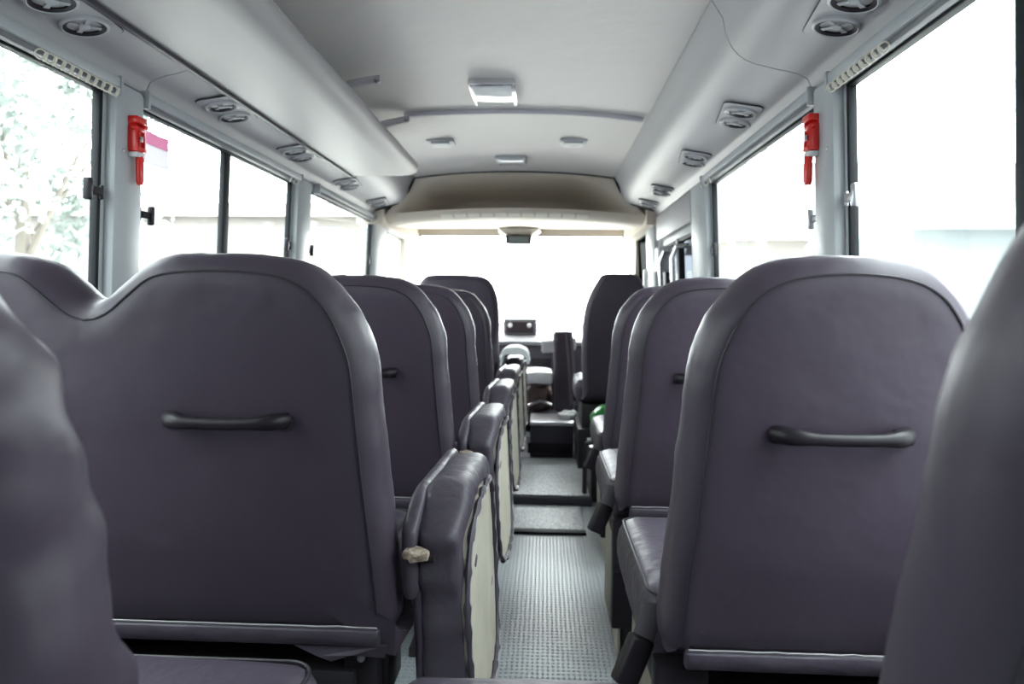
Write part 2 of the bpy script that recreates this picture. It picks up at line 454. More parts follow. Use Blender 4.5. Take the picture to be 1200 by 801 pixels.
# ------------------------------------------------------------------ ceiling fittings
def ceil_z(x): 
    t = abs((x-XC)/.62); return 1.882-.040*t**2.2
def ceiling_box(name, label, cat, x, y, w, l, h, lens, group=None, frame='chrome', edge=.014):
    zc = ceil_z(x)
    t = thing(name, label, cat, (x, y, zc), group)
    MB().box(-w/2, w/2, -l/2, l/2, -h, .002, .006).build('housing', frame, t)
    MB().box(-w/2+edge, w/2-edge, -l/2+edge, l/2-edge, -h-.006, -h+.002, .004).build('cover', lens, t)
    return t
ceiling_box('ceiling_light', 'largest chrome-rimmed ceiling light, behind the chrome ceiling rail', 'light', -.205, 2.68, .175, .27, .026, 'lens')
ceiling_box('ceiling_light', 'small pale ceiling light nearest the cab header', 'light', -.20, 3.93, .17, .17, .018, 'lens', None, 'shell')
for x, lab in ((-.53, 'small rectangular ceiling vent on the luggage rack side'), (.135, 'small rectangular ceiling vent on the entrance door side')):
    t = ceiling_box('ceiling_vent', lab, 'vent', x, 3.47, .135, .115, .012, 'shell', 'small ceiling vents', 'shell', .018)
    for k in range(4): MB().box(-.045, .045, -.036+k*.022, -.026+k*.022, -.022, -.016).build('slat', 'white', t, smooth=False)

# air vent pairs on the coves
def vent_proto():
    t = thing('air_vent_pair', '', 'air vent')
    mb = MB()
    prof = []
    for cx, cy, a0 in ((.038, .112, 0), (-.038, .112, 90), (-.038, -.112, 180), (.038, -.112, 270)):
        for k in range(5):
            a = math.radians(a0+22.5*k); prof.append((cx+.02*math.cos(a), cy+.02*math.sin(a)))
    mb.prism(prof, -.004, .006, 'z'); pl = mb.build('plate', 'cove', t)
    MB().tube([(x*1.01, y*1.01, -.001) for x, y in prof], .0022, 5, closed=True).build('dark_outline', 'piping', pl)  # thin dark tube drawn along the plate edge
    for cy in (-.063, .063):
        K = .86
        n = MB().lathe([(.058*K, .002), (.057*K, -.010), (.052*K, -.013), (.048*K, -.010), (.046*K, -.002), (.044*K, .004), (.001, .004)], (0, cy, 0), (0, 0, 1), 28, capped=False).build('nozzle', 'shell', t)
        MB().lathe([(.0505*K, -.0115), (.0400*K, -.0085), (.0400*K, -.0045), (.0505*K, -.0045)], (0, cy, 0), (0,0,1), 28, capped=False).build('rim', 'black', n)
        MB().lathe([(.045*K, -.0025), (.001, -.0025)], (0, cy, 0), (0,0,1), 24, capped=False).build('throat', 'black', n)
        bl = MB()
        bl.lathe([(.012, -.004), (.012, -.010), (.008, -.012)], (0, cy, 0), (0,0,1), 14)
        for k in range(4):
            a = PI/4 + k*PI/2
            d = Vector((math.cos(a), math.sin(a), 0)); e = Vector((-d.y, d.x, 0))
            c = Vector((0, cy, -.006))
            bl.hexa([c+d*.008-e*.0035+Vector((0,0,-.002)), c+d*.036-e*.0062+Vector((0,0,-.002)), c+d*.036+e*.0062+Vector((0,0,-.002)), c+d*.008+e*.0035+Vector((0,0,-.002)),
                     c+d*.008-e*.0035, c+d*.036-e*.0062, c+d*.036+e*.0062, c+d*.008+e*.0035])
        bl.build('blade', 'shell', n, smooth=False)
    return t
vp = None
ORD = ['first', 'second', 'third', 'fourth', 'fifth']
VY_L = [4.12, 3.485, 2.78, 2.16, 1.43]; VY_R = [4.14, 3.67, 2.89, 2.25, 1.47]
for side, ys in ((-1, VY_L), (1, VY_R)):
    for k, y in enumerate(ys):
        where = 'under the luggage rack' if side < 0 else 'on the duct above the entrance side'
        lab = '%s round air vent pair from the cab, %s' % (ORD[k], where)
        h = .812; z = 1.6625
        p = (XC+side*h, y, z-.001)
        if vp is None:
            vp = vent_proto(); vp['label'] = lab; vp['group'] = 'round air vents on the ducts'; vp.location = p; t = vp
        else: t = dup(vp, p, lab, 'round air vents on the ducts')
        t.rotation_euler = (0, side*math.radians(11), side*math.radians(-8))

# ------------------------------------------------------------------ curtain rails with runners
def curtain_rail(side, y0, y1, label, n_rings, end='front', ring_len=.30):
    t = thing('curtain_rail', label, 'curtain rail', (wx(side, 1.6, .02), (y0+y1)/2, 1.60), 'curtain rails over the side windows')
    mb = MB(); wbox(mb, side, y0, y1, 1.585, 1.612, .0, .030, .004); on(t, mb).build('rail', 'pillar', t)
    mb = MB(); wbox(mb, side, y0, y1, 1.572, 1.586, .004, .022, .003); on(t, mb).build('track', 'rail', t)
    for y in (y0, y1):
        mb = MB(); wbox(mb, side, y-.005, y+.005, 1.568, 1.616, -.002, .034, .003); on(t, mb).build('end_cap', 'pillar', t)
    for k in range(n_rings):
        y = y1-.015-ring_len*k/max(n_rings-1, 1)
        c = Vector((wx(side, 1.572, .030), y, 1.571))
        ax = Vector((side*.5, .75*(1 if k % 2 else -.4), .25)).normalized(); u = ax.orthogonal().normalized(); w = ax.cross(u)
        on(t, MB().tube([c+(u*math.cos(a)+w*math.sin(a))*.0105 for a in [2*PI*q/12 for q in range(12)]], .0022, 5, closed=True)).build('runner', 'ring', t)
    return t
curtain_rail(-1, -.6, 1.70, 'grey curtain rail with a bunch of cream rings, over the rearmost window under the rack', 20, ring_len=.26)
curtain_rail(-1, 1.82, 2.99, 'grey curtain rail over the window with the small pink sticker', 3, ring_len=.12)
curtain_rail(-1, 3.22, 4.36, 'short grey curtain rail over the window beside the driver-side front benches', 3, ring_len=.14)
curtain_rail(1, -.6, 1.70, 'grey curtain rail with cream rings, over the rearmost window on the entrance side', 20, ring_len=.26)
curtain_rail(1, 1.815, 3.02, 'grey curtain rail over the window ahead of the entrance-side hammer', 3, ring_len=.14)

# ------------------------------------------------------------------ emergency hammers
def hammer(side, y, zc, where):
    x = wx(side, zc, .028)
    t = thing('hammer_holder', 'red plastic hammer bracket screwed to the pillar %s' % where, 'bracket', (x, y, zc+.05), 'red hammer brackets')
    i = -side
    mb = MB()
    mb.box(0, i*.010, -.019, .019, -.045, .042, .003); mb.box(0, i*.026, -.021, -.015, -.042, .020, .003); mb.box(0, i*.026, .015, .021, -.042, .030, .003)
    mb.box(0, i*.028, -.020, .020, -.046, -.034, .003)
    mb.build('bracket_body', 'red', t)
    mb = MB(); mb.box(0, i*.030, -.022, .024, .026, .044, .004); mb.box(i*.006, i*.020, .020, .040, .016, .026, .004); mb.box(i*.006, i*.020, .032, .042, .020, .036, .003); mb.build('top_clip', 'red', t)
    MB().box(0, i*.026, -.017, .017, -.060, -.047, .003).build('seal_tag', 'white', t)
    h = thing('emergency_hammer', 'red emergency window hammer hanging in the bracket %s' % where, 'hammer', (x+i*.018, y, zc), 'red emergency hammers')
    MB().tube([(0, 0, .06), (0, 0, .0), (0, .003, -.012), (0, .003, -.070), (0, .003, -.080)], [.006, .006, .0105, .0105, .007], 10).build('grip', 'red', h)
    MB().tube([(0, -.028, .062), (0, -.020, .062), (0, -.015, .062), (0, .015, .062), (0, .020, .062), (0, .030, .062)], [.002, .006, .009, .009, .006, .002], 10).build('hammer_head', 'red', h)
    MB().box(i*.005, i*.010, -.006, .006, .030, .044, .001).build('pin', 'steel', h)
hammer(-1, 1.755, 1.435, 'under the luggage rack')
hammer(1, 1.775, 1.44, 'on the entrance door side')
# sticker on the pane
t = thing('window_sticker', 'small pink and white paper sticker high on the window pane', 'sticker', (wx(-1, 1.47, -.007), 1.93, 1.49))
def sheet(name, col):
    m = mat(name, col, .7); nt = m.node_tree; b = nt.nodes['Principled BSDF']; o = nt.nodes['Material Output']
    tr = nt.nodes.new('ShaderNodeBsdfTranslucent'); tr.inputs[0].default_value = (*col, 1)
    mx = nt.nodes.new('ShaderNodeMixShader'); mx.inputs[0].default_value = .35
    nt.links.new(b.outputs[0], mx.inputs[1]); nt.links.new(tr.outputs[0], mx.inputs[2]); nt.links.new(mx.outputs[0], o.inputs[0])
    return m
M['pink'] = sheet('pink_print', (.80, .42, .58)); M['paper_sheet'] = sheet('thin_paper', (.85, .82, .84)); M['pale_sheet'] = sheet('pale_sticker', (.62, .64, .68))
mb = MB(); mb.box(0, .002, -.075, .055, .0, .035); mb.build('printed_band', 'pink', t, smooth=False)
mb = MB(); mb.box(0, .002, -.075, .055, -.055, 0); mb.build('blank_field', 'paper_sheet', t, smooth=False)

# ------------------------------------------------------------------ seats
def catmull(P, n=8, closed=False):
    out = []; L = len(P)
    for i in range(L if closed else L-1):
        p = [P[(i+k) % L] if closed else P[min(max(i+k, 0), L-1)] for k in (-1, 0, 1, 2)]
        for q in range(n):
            t = q/n
            out.append(tuple(.5*(2*b + (c-a)*t + (2*a-5*b+4*c-d)*t*t + (3*b-a-3*c+d)*t**3) for a, b, c, d in zip(*p)))
    if not closed: out.append(P[-1])
    return out
def resample(P, step):
    L = [0]
    for a, b in zip(P, P[1:]+P[:1]): L.append(L[-1]+math.dist(a, b))
    n = int(L[-1]/step); out = []; i = 0
    Q = P+P[:1]
    for k in range(n):
        s = L[-1]*k/n
        while L[i+1] < s: i += 1
        f = (s-L[i])/max(L[i+1]-L[i], 1e-9)
        out.append(tuple(a+(b-a)*f for a, b in zip(Q[i], Q[i+1])))
    return out
ZB = .478
SIDE = [(.19, ZB-.003), (.228, ZB+.008), (.240, .52), (.238, .60), (.229, .72), (.221, .85), (.215, .95), (.203, 1.00), (.181, 1.05), (.142, 1.095), (.085, 1.122)]
TOPZ = 1.131
def stretch(z, k):
    return ZB + (z-ZB)*k
def single_outline(k=1):
    right = [(x, stretch(z, k)) for x, z in SIDE]
    P = right + [(0, stretch(TOPZ, k))] + [(-x, z) for x, z in right[::-1]]
    return resample(catmull(P, 10, True), .011)
def double_outline(k=1, ws=.85, cx=.235):
    right = [(cx+x, stretch(z, k)) for x, z in SIDE]
    inner = [(cx, TOPZ), (cx-.09, 1.128), (cx-.14, 1.115), (cx-.183, 1.085), (cx-.212, 1.062)]
    inner = [(x, stretch(z, k)) for x, z in inner]
    P = right + inner + [(0, stretch(1.053, k))]
    P += [(-x*ws, z) for x, z in inner[::-1]] + [(-x*ws, z) for x, z in right[::-1]]
    return resample(catmull(P, 10, True), .011)
def inset(P, d):
    n = len(P); out = []
    for i in range(n):
        # smooth the tangent over a few neighbours so the notch stays clean
        a, c = P[(i-2) % n], P[(i+2) % n]
        tx, tz = c[0]-a[0], c[1]-a[1]; l = math.hypot(tx, tz) or 1
        out.append((P[i][0]-tz/l*d, P[i][1]+tx/l*d))
    return out
def backrest(root, P, lean, T=.125, seed=0, wr=.004, folds=.0):
    """upholstered back: flat rear panel, seam, rounded gusset, padded front. local y 0 = rear face"""
    def L(p): return Vector((p[0], p[1]-(p[2]-ZB)*lean, p[2]))
    bm = bmesh.new(); n = len(P)
    cx = sum(p[0] for p in P)/n; cz = .80
    seam = inset(P, .034)
    rings = []
    def ring(Q, y, amp=0.0, s=1.0):
        vs = []
        for i, q in enumerate(Q):
            x, z = cx+(q[0]-cx)*s, cz+(q[1]-cz)*s
            nz = noise.noise(Vector((x*13, y*16+seed, z*13)))*amp + noise.noise(Vector((x*38, y*40+seed*2, z*38)))*amp*.45
            dx, dz = (x-cx), (z-cz); l = math.hypot(dx, dz) or 1
            fold = 0
            if folds: fold = folds*noise.noise(Vector((x*3+z*9, seed, z*14-x*9)))
            vs.append(bm.verts.new(L((x+dx/l*nz, y-fold*.5, z+dz/l*nz))))
        rings.append(vs)
    hw = max(abs(q[0]-cx) for q in seam); zt = max(q[1] for q in seam); hz = (zt-ZB)/2
    def bulge(x, z):
        return -.012*max(0, 1-((x-cx)/hw)**2)*max(0, 1-((z-ZB-hz)/hz)**2)
    c0 = bm.verts.new(L((cx, bulge(cx, cz), cz)))
    for s in (.12, .24, .36, .48, .60, .72, .82, .91):
        ring(seam, 0, 0, s)
        for v in rings[-1]: v.co.y += bulge(v.co.x, v.co.z)
    ring(seam, 0)
    ring(inset(P, .031), .0015)
    ring(inset(P, .020), .008, wr*.5)
    ring(inset(P, .007), .024, wr)
    ring(inset(P, .001), .044, wr)
    ring(P, .066, wr)
    ring(inset(P, .004), .088, wr)
    ring(inset(P, .016), .108, wr*.6)
    ring(inset(P, .036), .122)
    fr = inset(P, .036)
    for s in (.9, .75, .55, .35, .15): ring(fr, T+.012*(1-s), 0, s)
    c1 = bm.verts.new(L((cx, T+.014, cz)))
    for A, B in zip(rings, rings[1:]):
        for i in range(n):
            j = (i+1) % n; bm.faces.new((A[i], A[j], B[j], B[i]))
    for i in range(n):
        j = (i+1) % n
        bm.faces.new((c0, rings[0][j], rings[0][i])); bm.faces.new((c1, rings[-1][i], rings[-1][j]))
    mb = MB(); mb.bm.free(); mb.bm = bm
    b = mb.build('backrest', 'leather', root, angle=75)
    sp = inset(P, .0325)
    pp = [L((q[0], -.0005, q[1])) for q in sp if q[1] > ZB+.04]
    # start the run at the lower right corner
    k = max(range(len(pp)), key=lambda i: (pp[i]-pp[i-1]).length)
    pp = pp[k:]+pp[:k]
    MB().tube(pp, .0019, 5).build('piping', 'piping', b)
    return b, L
def grab(root, L, x, z=.862, y=0):
    pts = []; rr = []
    for i in range(21):
        t = -1+2*i/20
        out = .030*(1-abs(t)**6)*(1 if abs(t) < .999 else 0)
        sag = .004*(t*t)
        pts.append(L((x+t*.097, -.008-out, z+sag)))
        rr.append(.0085+.0035*sm(.45, .85, abs(t))*(1-sm(.93, 1.0, abs(t))*.4))
    g = MB().tube(pts, rr, 12, flat=1.15).build('grab_handle', 'black', root)
    for s in (-1, 1):
        MB().pad(x+s*.088-.016, x+s*.088+.016, -.022, .004, z-.012, z+.014, .008, (4, 4, 4), lambda p: Vector(L(p))).build('mount', 'black', g)
    return g
def hem(root, L, x0, x1, seed=0):
    def w(p):
        k = noise.noise(Vector((p.x*9, seed, 3)))
        return L((p.x, p.y - .004*k*(p.z < ZB+.02), p.z + .005*k*(p.z < ZB+.01)))
    b = MB().pad(x0, x1, -.010, .014, ZB-.012, ZB+.022, .008, (24, 3, 4), w).build('hem', 'leather_worn', root)
    pts = [L((x0+.004+(x1-x0-.008)*i/24, -.0075, ZB+.026+.0022*noise.noise(Vector((i*.7, seed, 1))))) for i in range(25)]
    MB().tube(pts, .0012, 5).build('stitching', 'thread', b)
    return b
def cushion(root, x0, x1, y0, y1, z0, z1, r=.045, seed=0, amp=.004):
    def f(p):
        k = noise.noise(p*9+Vector((seed, 0, 0)))*amp
        cx = (p.x-x0)/(x1-x0)*2-1; cy = (p.y-y0)/(y1-y0)*2-1
        up = .012*(1-cx*cx)*(1-cy*cy) if p.z > (z0+z1)/2 else 0
        return Vector((p.x+k*(1 if cx > 0 else -1), p.y, p.z+up+k*.6))
    c = MB().pad(x0, x1, y0, y1, z0, z1, r, (16, 16, 7), f).build('seat_cushion', 'leather_worn', root)
    q = .012
    pts = []
    rx = r*1.0
    for (cx, cy, a0) in ((x1-rx, y1-rx, 0), (x0+rx, y1-rx, 90), (x0+rx, y0+rx, 180), (x1-rx, y0+rx, 270)):
        for k in range(6):
            a = math.radians(a0+18*k); pts.append((cx+(rx-q)*math.cos(a), cy+(rx-q)*math.sin(a), z1-q+.001))
    MB().tube(pts, .0028, 6, closed=True).build('piping', 'piping', c)
    return c
def buckle(root, x, y, z, side):
    """belt stub with its buckle box, hanging by the aisle edge of the cushion"""
    def P(a): return Vector((x, y, z))+Vector(a)
    s = MB()
    d = Vector((side*.018, -.02, -.050)); w = Vector((.016, -.008, .010))
    prof = [P((0, 0, .012)), P((side*.004, -.008, -.008)), P(tuple(d))]
    s.tube(prof, .019, 8, flat=.22)
    st = s.build('belt_strap', 'strap', root)
    b = MB().pad(-.022, .022, -.014, .014, -.084, .0, .006, (4, 4, 6))
    b.move(Matrix.Translation(P((side*.018, -.022, -.038))) @ Matrix.Rotation(side*math.radians(-24), 4, 'Y') @ Matrix.Rotation(math.radians(-10), 4, 'X') @ Matrix.Rotation(math.radians(20), 4, 'Z'))
    bk = b.build('buckle', 'black', st)
    return st

def single_chair(label, loc_, cy1=.575, k=1, lean=.155, wr=.004, folds=0, seed=0, grp='single passenger chairs'):
    t = thing('bus_chair', label, 'seat', loc_, grp)
    b, L = backrest(t, single_outline(k), lean, seed=seed, wr=wr, folds=folds)
    grab(t, L, 0); hem(t, L, -.205, .215, seed)
    cushion(t, -.255, .255, .10, cy1, .405, .548, .05, seed)
    # seat pan and pedestal
    MB().box(-.235, .235, .02, .54, .365, .41, .008).build('seat_pan', 'black_metal', t)
    lg = MB(); lg.box(-.245, -.160, .02, .075, .145, .455, .004); lg.box(-.243, -.165, .018, .07, .30, .31, .001); lg.build('hinge_bracket', 'black', t)
    MB().tube([(-.222, .017, .395), (-.222, .012, .395)], .010, 10).build('bolt', 'steel', t)
    for x in (-.19, .17):
        mb = MB(); mb.box(x-.02, x+.02, .06, .50, 0, .03, .003); mb.box(x-.015, x+.015, .12, .44, .03, .37, .003); mb.build('pedestal_leg', 'black_metal', t)
    MB().box(-.222, -.212, .09, .50, .03, .36, .002).build('side_cover', 'board', t)
    buckle(t, -.245, .085, .525, -1)
    return t
XR = .437
row_lab = {0: '', }
c1 = single_chair('single grey leatherette chair on the entrance side with whole back and handle in view', (XR, 1.085, 0), seed=3)
dup(c1, (XR+.008, 1.865, 0), 'second single chair on the entrance side, half hidden behind the fully seen one', 'single passenger chairs')
dup(c1, (XR+.038, 2.62, 0), 'third single chair on the entrance side, just before the entrance door', 'single passenger chairs')
c0 = single_chair('blurred close single chair back rising on the entrance side in front of the window divider', (XR+.036, .475, 0), cy1=.42, k=1.10, lean=.20, wr=.003, seed=9)

def double_bench(label, loc_, k=1, lean=.155, wr=.004, folds=0, seed=0, cx=.235, cy1=.56, cr=None):
    t = thing('bus_bench', label, 'seat', loc_, 'double passenger benches')
    b, L = backrest(t, double_outline(k, cx=cx), lean, seed=seed, wr=wr, folds=folds)
    grab(t, L, cx-.015); grab(t, L, -cx*.85)
    hem(t, L, -.36, cx+.215, seed)
    cushion(t, -.40, cr or cx+.175, .10, cy1, .405, .548, .05, seed)
    MB().box(-.39, .40, .02, .53, .365, .41, .008).build('seat_pan', 'black_metal', t)
    lg = MB(); lg.box(.375, .440, .03, .10, .12, .47, .006); lg.box(.435, .452, .05, .16, .34, .47, .006); lg.build('hinge_bracket', 'black', t)
    MB().lathe([(.007, 0), (.007, .004), (.004, .006)], (.408, .03, .430), (0, -1, 0), 12).build('bolt', 'steel', t)
    for x in (-.30, .35):
        mb = MB(); mb.box(x-.02, x+.02, .06, .50, 0, .03, .003); mb.box(x-.015, x+.015, .12, .44, .03, .37, .003); mb.build('pedestal_leg', 'black_metal', t)
    # reel of the seat belt by the aisle edge
    MB().tube([(.448, .10+.035*math.cos(a), .475+.035*math.sin(a)) for a in [PI*.1*k for k in range(11)]], .013, 8, flat=.5).build('belt_reel', 'strap', t)
    f = MB()
    pts = [(.30, -.004, ZB-.012), (.46, -.002, ZB-.008), (.455, .006, ZB-.035), (.40, -.006, ZB-.026), (.365, -.002, ZB-.040), (.34, -.004, ZB-.030)]
    f.bm.faces.new([f.bm.verts.new(p) for p in pts])
    r = bmesh.ops.extrude_face_region(f.bm, geom=f.bm.faces[:])
    bmesh.ops.translate(f.bm, vec=(0, .004, 0), verts=[v for v in r['geom'] if isinstance(v, bmesh.types.BMVert)])
    f.build('loose_cover', 'leather_worn', t, smooth=False)
    return t
XB = -.722
b1 = double_bench('double grey leatherette bench with whole dipped back and handle in view, window side', (XB, 1.125, 0), seed=5)
dup(b1, (XB, 1.905, 0), 'third double bench back from the driver seat, its handle peeping past the bench behind', 'double passenger benches')
dup(b1, (XB, 2.685, 0), 'second double bench back from the driver seat', 'double passenger benches')
dup(b1, (XB, 3.465, 0), 'double bench directly behind the driver seat', 'double passenger benches')
double_bench('blurred close double bench back, its creased shoulder filling the lower corner of the view', (-.752, .49, 0), k=1.0, lean=.195, wr=.005, folds=.055, seed=12, cx=.195, cy1=.46, cr=.445)

# folded aisle chairs
def aisle_chair(label, loc_):
    t = thing('folding_aisle_chair', label, 'folding seat', loc_, 'folded aisle chairs')
    # cushion standing on edge; local x 0 = aisle face, y 0 = rear edge
    def f(p):
        lean_in = -(p.z-.30)*.05
        cyl = (p.y-.22)/.24
        belly = .012*(1-min(cyl*cyl, 1))
        k = noise.noise(Vector((p.x*16, p.y*12, p.z*15)))*.008 + noise.noise(Vector((p.x*45, p.y*40, p.z*45)))*.0035
        face = 1 if p.x > -.05 else -.3
        z = p.z
        z -= (.055*sm(.12, -.01, p.y) + .02*sm(.36, .47, p.y))*sm(.48, .70, p.z)
        yy = p.y + k*.9 - (.0035*math.sin((z-.3)*75)*sm(.03, -.002, p.y))
        return Vector((p.x + lean_in + belly*face*.6 + k, yy, z + k*.5))
    c = MB().pad(-.080, 0, 0, .46, .285, .715, .026, (8, 18, 20), f).build('seat_cushion', 'leather_worn', t)
    # cream underside board facing the aisle, lens shaped opening of the cover
    poly = []
    top = [(.012, .50), (.03, .585), (.075, .645), (.18, .680), (.31, .675), (.385, .63)]
    bot = [(.425, .50), (.42, .40), (.385, .325), (.36, .30), (.24, .285), (.10, .285), (.03, .33)]
    P = resample(catmull(top+bot, 6, True), .02)
    bmb = MB()
    A = [bmb.bm.verts.new((-(z-.30)*.05 + .0135*(1-((y-.22)/.25)**2) + .000, y, z)) for y, z in P]
    Bv = [bmb.bm.verts.new((-(z-.30)*.05 + .0135*(1-((y-.22)/.25)**2) - .02, y, z)) for y, z in P]
    for i in range(len(P)):
        j = (i+1) % len(P); bmb.bm.faces.new((A[i], A[j], Bv[j], Bv[i]))
    cv = bmb.bm.verts.new((.0145-.2*.05+.0, .22, .48))
    for i in range(len(P)):
        bmb.bm.faces.new((A[i], A[(i+1) % len(P)], cv))
    bd = bmb.build('backing_board', 'board', t, angle=50)
    # gathered cover edge round the board
    path = []
    for i, (y, z) in enumerate(P):
        r = .004*math.sin(i*2.3)
        path.append((-(z-.30)*.05 + .016*(1-((y-.22)/.25)**2)+.002, y+r*.4, z+r))
    MB().tube(path, [.006+.0025*math.sin(i*1.9) for i in range(len(path))], 6, closed=True).build('gathered_edge', 'leather_worn', c)
    MB().tube([(x+.005, y, z) for x, y, z in path[::1]], .0014, 4, closed=True).build('stitching', 'thread', c)
    # folded backrest: thin slab beside the cushion with its torn rear end
    def g(p):
        k = noise.noise(p*18)*.004
        return Vector((p.x - (p.z-.3)*.05 + k, p.y, p.z + k - .05*sm(.10, -.03, p.y)))
    MB().pad(-.100, -.072, -.012, .455, .585, .712, .017, (5, 14, 6), g).build('backrest', 'leather_worn', t)
    def tf(p):
        k = noise.noise(p*60)*.007
        return Vector((p.x-.010+k*.6, p.y+k, p.z+k*.8))
    MB().pad(-.101, -.056, -.032, -.002, .616, .634, .006, (7, 5, 5), tf).build('torn_foam', 'foam', t)
    MB().pad(-.090, -.070, .004, .44, .285, .60, .014, (4, 10, 8), lambda p: Vector((p.x-(p.z-.3)*.05+noise.noise(p*20)*.004, p.y, p.z))).build('side_bolster', 'leather', t)
    MB().tube([(-.115, .0, .612), (-.06, .0, .612)], .007, 8).build('hinge_rod', 'black_metal', t)
    mb = MB(); mb.box(-.105, -.02, .05, .42, .255, .285, .004); mb.box(-.105, -.08, .10, .38, .0, .26, .004); mb.build('hinge_frame', 'black_metal', t)
    return t
XA = -.124
a1 = aisle_chair('folded aisle chair with the largest cream board in view, torn foam at its corner', (XA, 1.145, 0)); a1.rotation_euler.z = math.radians(-2.2)
a2 = dup(a1, (XA-.004, 1.93, 0), 'second folded aisle chair, standing behind the largest one along the aisle', 'folded aisle chairs')
a3 = dup(a1, (XA-.004, 2.71, 0), 'third folded aisle chair counted up the aisle from the largest one', 'folded aisle chairs')
a4 = dup(a1, (XA-.006, 3.49, 0), 'fourth folded aisle chair, the last before the white towel', 'folded aisle chairs')
a5 = dup(a1, (XA-.008, 4.25, 0), 'fifth folded aisle chair with a white towel on top, by the driver seat', 'folded aisle chairs')
mb = MB(); mb.bm.free(); mb.bm = bmesh.new()
prof = catmull([(-.275, .672), (-.271, .735), (-.25, .775), (-.20, .790), (-.13, .784), (-.100, .748), (-.092, .690)], 5)
inn = catmull([(-.104, .690), (-.110, .728), (-.145, .746), (-.20, .746), (-.243, .740), (-.260, .718), (-.266, .672)], 5)
ringsT = []
for k in range(9):
    y = 4.235 + .034*k
    ringsT.append([mb.bm.verts.new((x + noise.noise(Vector((x*25, y*20, z*25)))*.008, y + noise.noise(Vector((x*20, 7, z*20)))*.010, z + noise.noise(Vector((x*22, y*24, 3)))*.009)) for x, z in prof+inn])
for A, B in zip(ringsT, ringsT[1:]):
    for q in range(len(A)): mb.bm.faces.new((A[q], A[(q+1) % len(A)], B[(q+1) % len(A)], B[q]))
mb.bm.faces.new(ringsT[0][::-1]); mb.bm.faces.new(ringsT[-1])
o = mb.build('white_towel', 'cloth')
tag(o, 'crumpled white towel lying over the farthest folded aisle chair', 'towel')

# opened aisle chair right below the camera, and its cushion
t = thing('folding_aisle_chair', 'opened flat aisle chair cushion at the bottom edge, closing off the aisle', 'folding seat', (-.035, .5, 0))
cushion(t, -.165, .18, .0, .475, .43, .516, .04, 4)
mb = MB(); mb.box(-.14, .14, .04, .44, .40, .432, .004); mb.box(-.02, .02, .10, .40, .0, .40, .004); mb.build('hinge_frame', 'black_metal', t)

# ------------------------------------------------------------------ cab seats
def cab_chair(label, loc_, pts, slant=.12, T=.13):
    t = thing('cab_chair', label, 'seat', loc_)
    P = resample(catmull(pts, 8, True), .02)
    b, L = backrest(t, P, slant, T=T, wr=.003, seed=20)
    cushion(t, -.24, .24, .08, .56, .45, .60, .05, 2)
    MB().box(-.20, .20, .06, .52, .30, .45, .01).build('seat_box', 'black_metal', t)
    mb = MB(); mb.box(-.22, .22, .03, .50, 0, .30, .006); mb.build('pedestal', 'black_metal', t)
    return t
dp = [(.20, ZB), (.25, ZB+.02), (.262, .56), (.262, .75), (.262, .98), (.255, 1.08), (.232, 1.16), (.19, 1.215), (.12, 1.235), (0, 1.24), (-.12, 1.24), (-.20, 1.225), (-.25, 1.16), (-.262, 1.0), (-.262, .75), (-.262, .56), (-.25, ZB+.02), (-.20, ZB)]
cab_chair('tall dark driver seat back against the bright windscreen', (-.548, 4.33, 0), dp)
pp = [(.18, ZB), (.20, ZB+.02), (.205, .60), (.205, .80), (.205, 1.0), (.17, 1.13), (.125, 1.222), (.10, 1.24), (0, 1.245), (-.08, 1.24), (-.11, 1.222), (-.165, 1.12), (-.195, 1.02), (-.208, .85), (-.20, .60), (-.195, ZB+.02), (-.18, ZB)]
pc = cab_chair('tall tapering front passenger seat back on the entrance side', (.435, 4.12, 0), pp)
# folded middle seat of the cab
t = thing('cab_middle_chair', 'narrow folded dark middle seat between the two cab seats', 'seat', (.165, 4.78, .237))
MB().pad(-.085, .055, 0, .10, .06, .635, .03, (8, 5, 16), lambda p: Vector((p.x-.03*(p.z-.1)+noise.noise(p*14)*.006, p.y+.05*p.z, p.z))).build('backrest', 'leather', t)
MB().pad(-.08, .055, .06, .20, .05, .20, .03, (6, 6, 5)).build('seat_cushion', 'leather', t)
for dx in (.0, .035):
    MB().tube([(dx-.012, .022, .63), (dx+.010, .008, .40), (dx+.03, -.006, .12)], .011, 6, flat=.3).build('belt_strap', 'strap', t)
MB().pad(.045, .065, -.03, -.01, .15, .23, .006, (3, 3, 4)).build('buckle', 'black', t)

# ------------------------------------------------------------------ steps, mats, engine box in the aisle front
struct(MB().box(-.24, .262, 3.54, 5.2, 0, .045, .006).build('floor_platform', 'dash'), 'raised dark platform ahead of the aisle')
def rubber_mat(name, label, x0, x1, y0, y1, z):
    n = 14
    bm = MB()
    bm.pad(x0, x1, y0, y1, z, z+.012, .005, (10, 10, 2), lambda p: Vector((p.x+noise.noise(Vector((p.y*14, 0, p.x)))*.006, p.y+noise.noise(Vector((p.x*14, 3, 0)))*.004, p.z)))
    return tag(bm.build(name, 'mat'), label, 'mat', 'ribbed rubber mats')
rubber_mat('floor_mat', 'ribbed grey mat on the aisle floor before the raised platform', -.165, .20, 3.14, 3.52, .0)
rubber_mat('floor_mat', 'larger ribbed grey mat on the raised platform before the engine box', -.19, .25, 3.555, 4.44, .045)
struct(MB().box(-.165, .205, 3.09, 3.135, 0, .012, .004).build('trim_8', 'rubber'))
eb = thing('engine_box', 'low dark step box with a pale top edge across the aisle front', 'box', (.03, 4.48, .045))
MB().box(-.115, .172, 0, .70, 0, .215, .01).build('box_body', 'dash', eb)
MB().box(-.118, .175, -.012, .36, .215, .24, .006).build('tread', 'bracket', eb)
MB().box(-.13, .16, -.004, .004, .03, .10, .002).build('access_plate', 'black', eb)
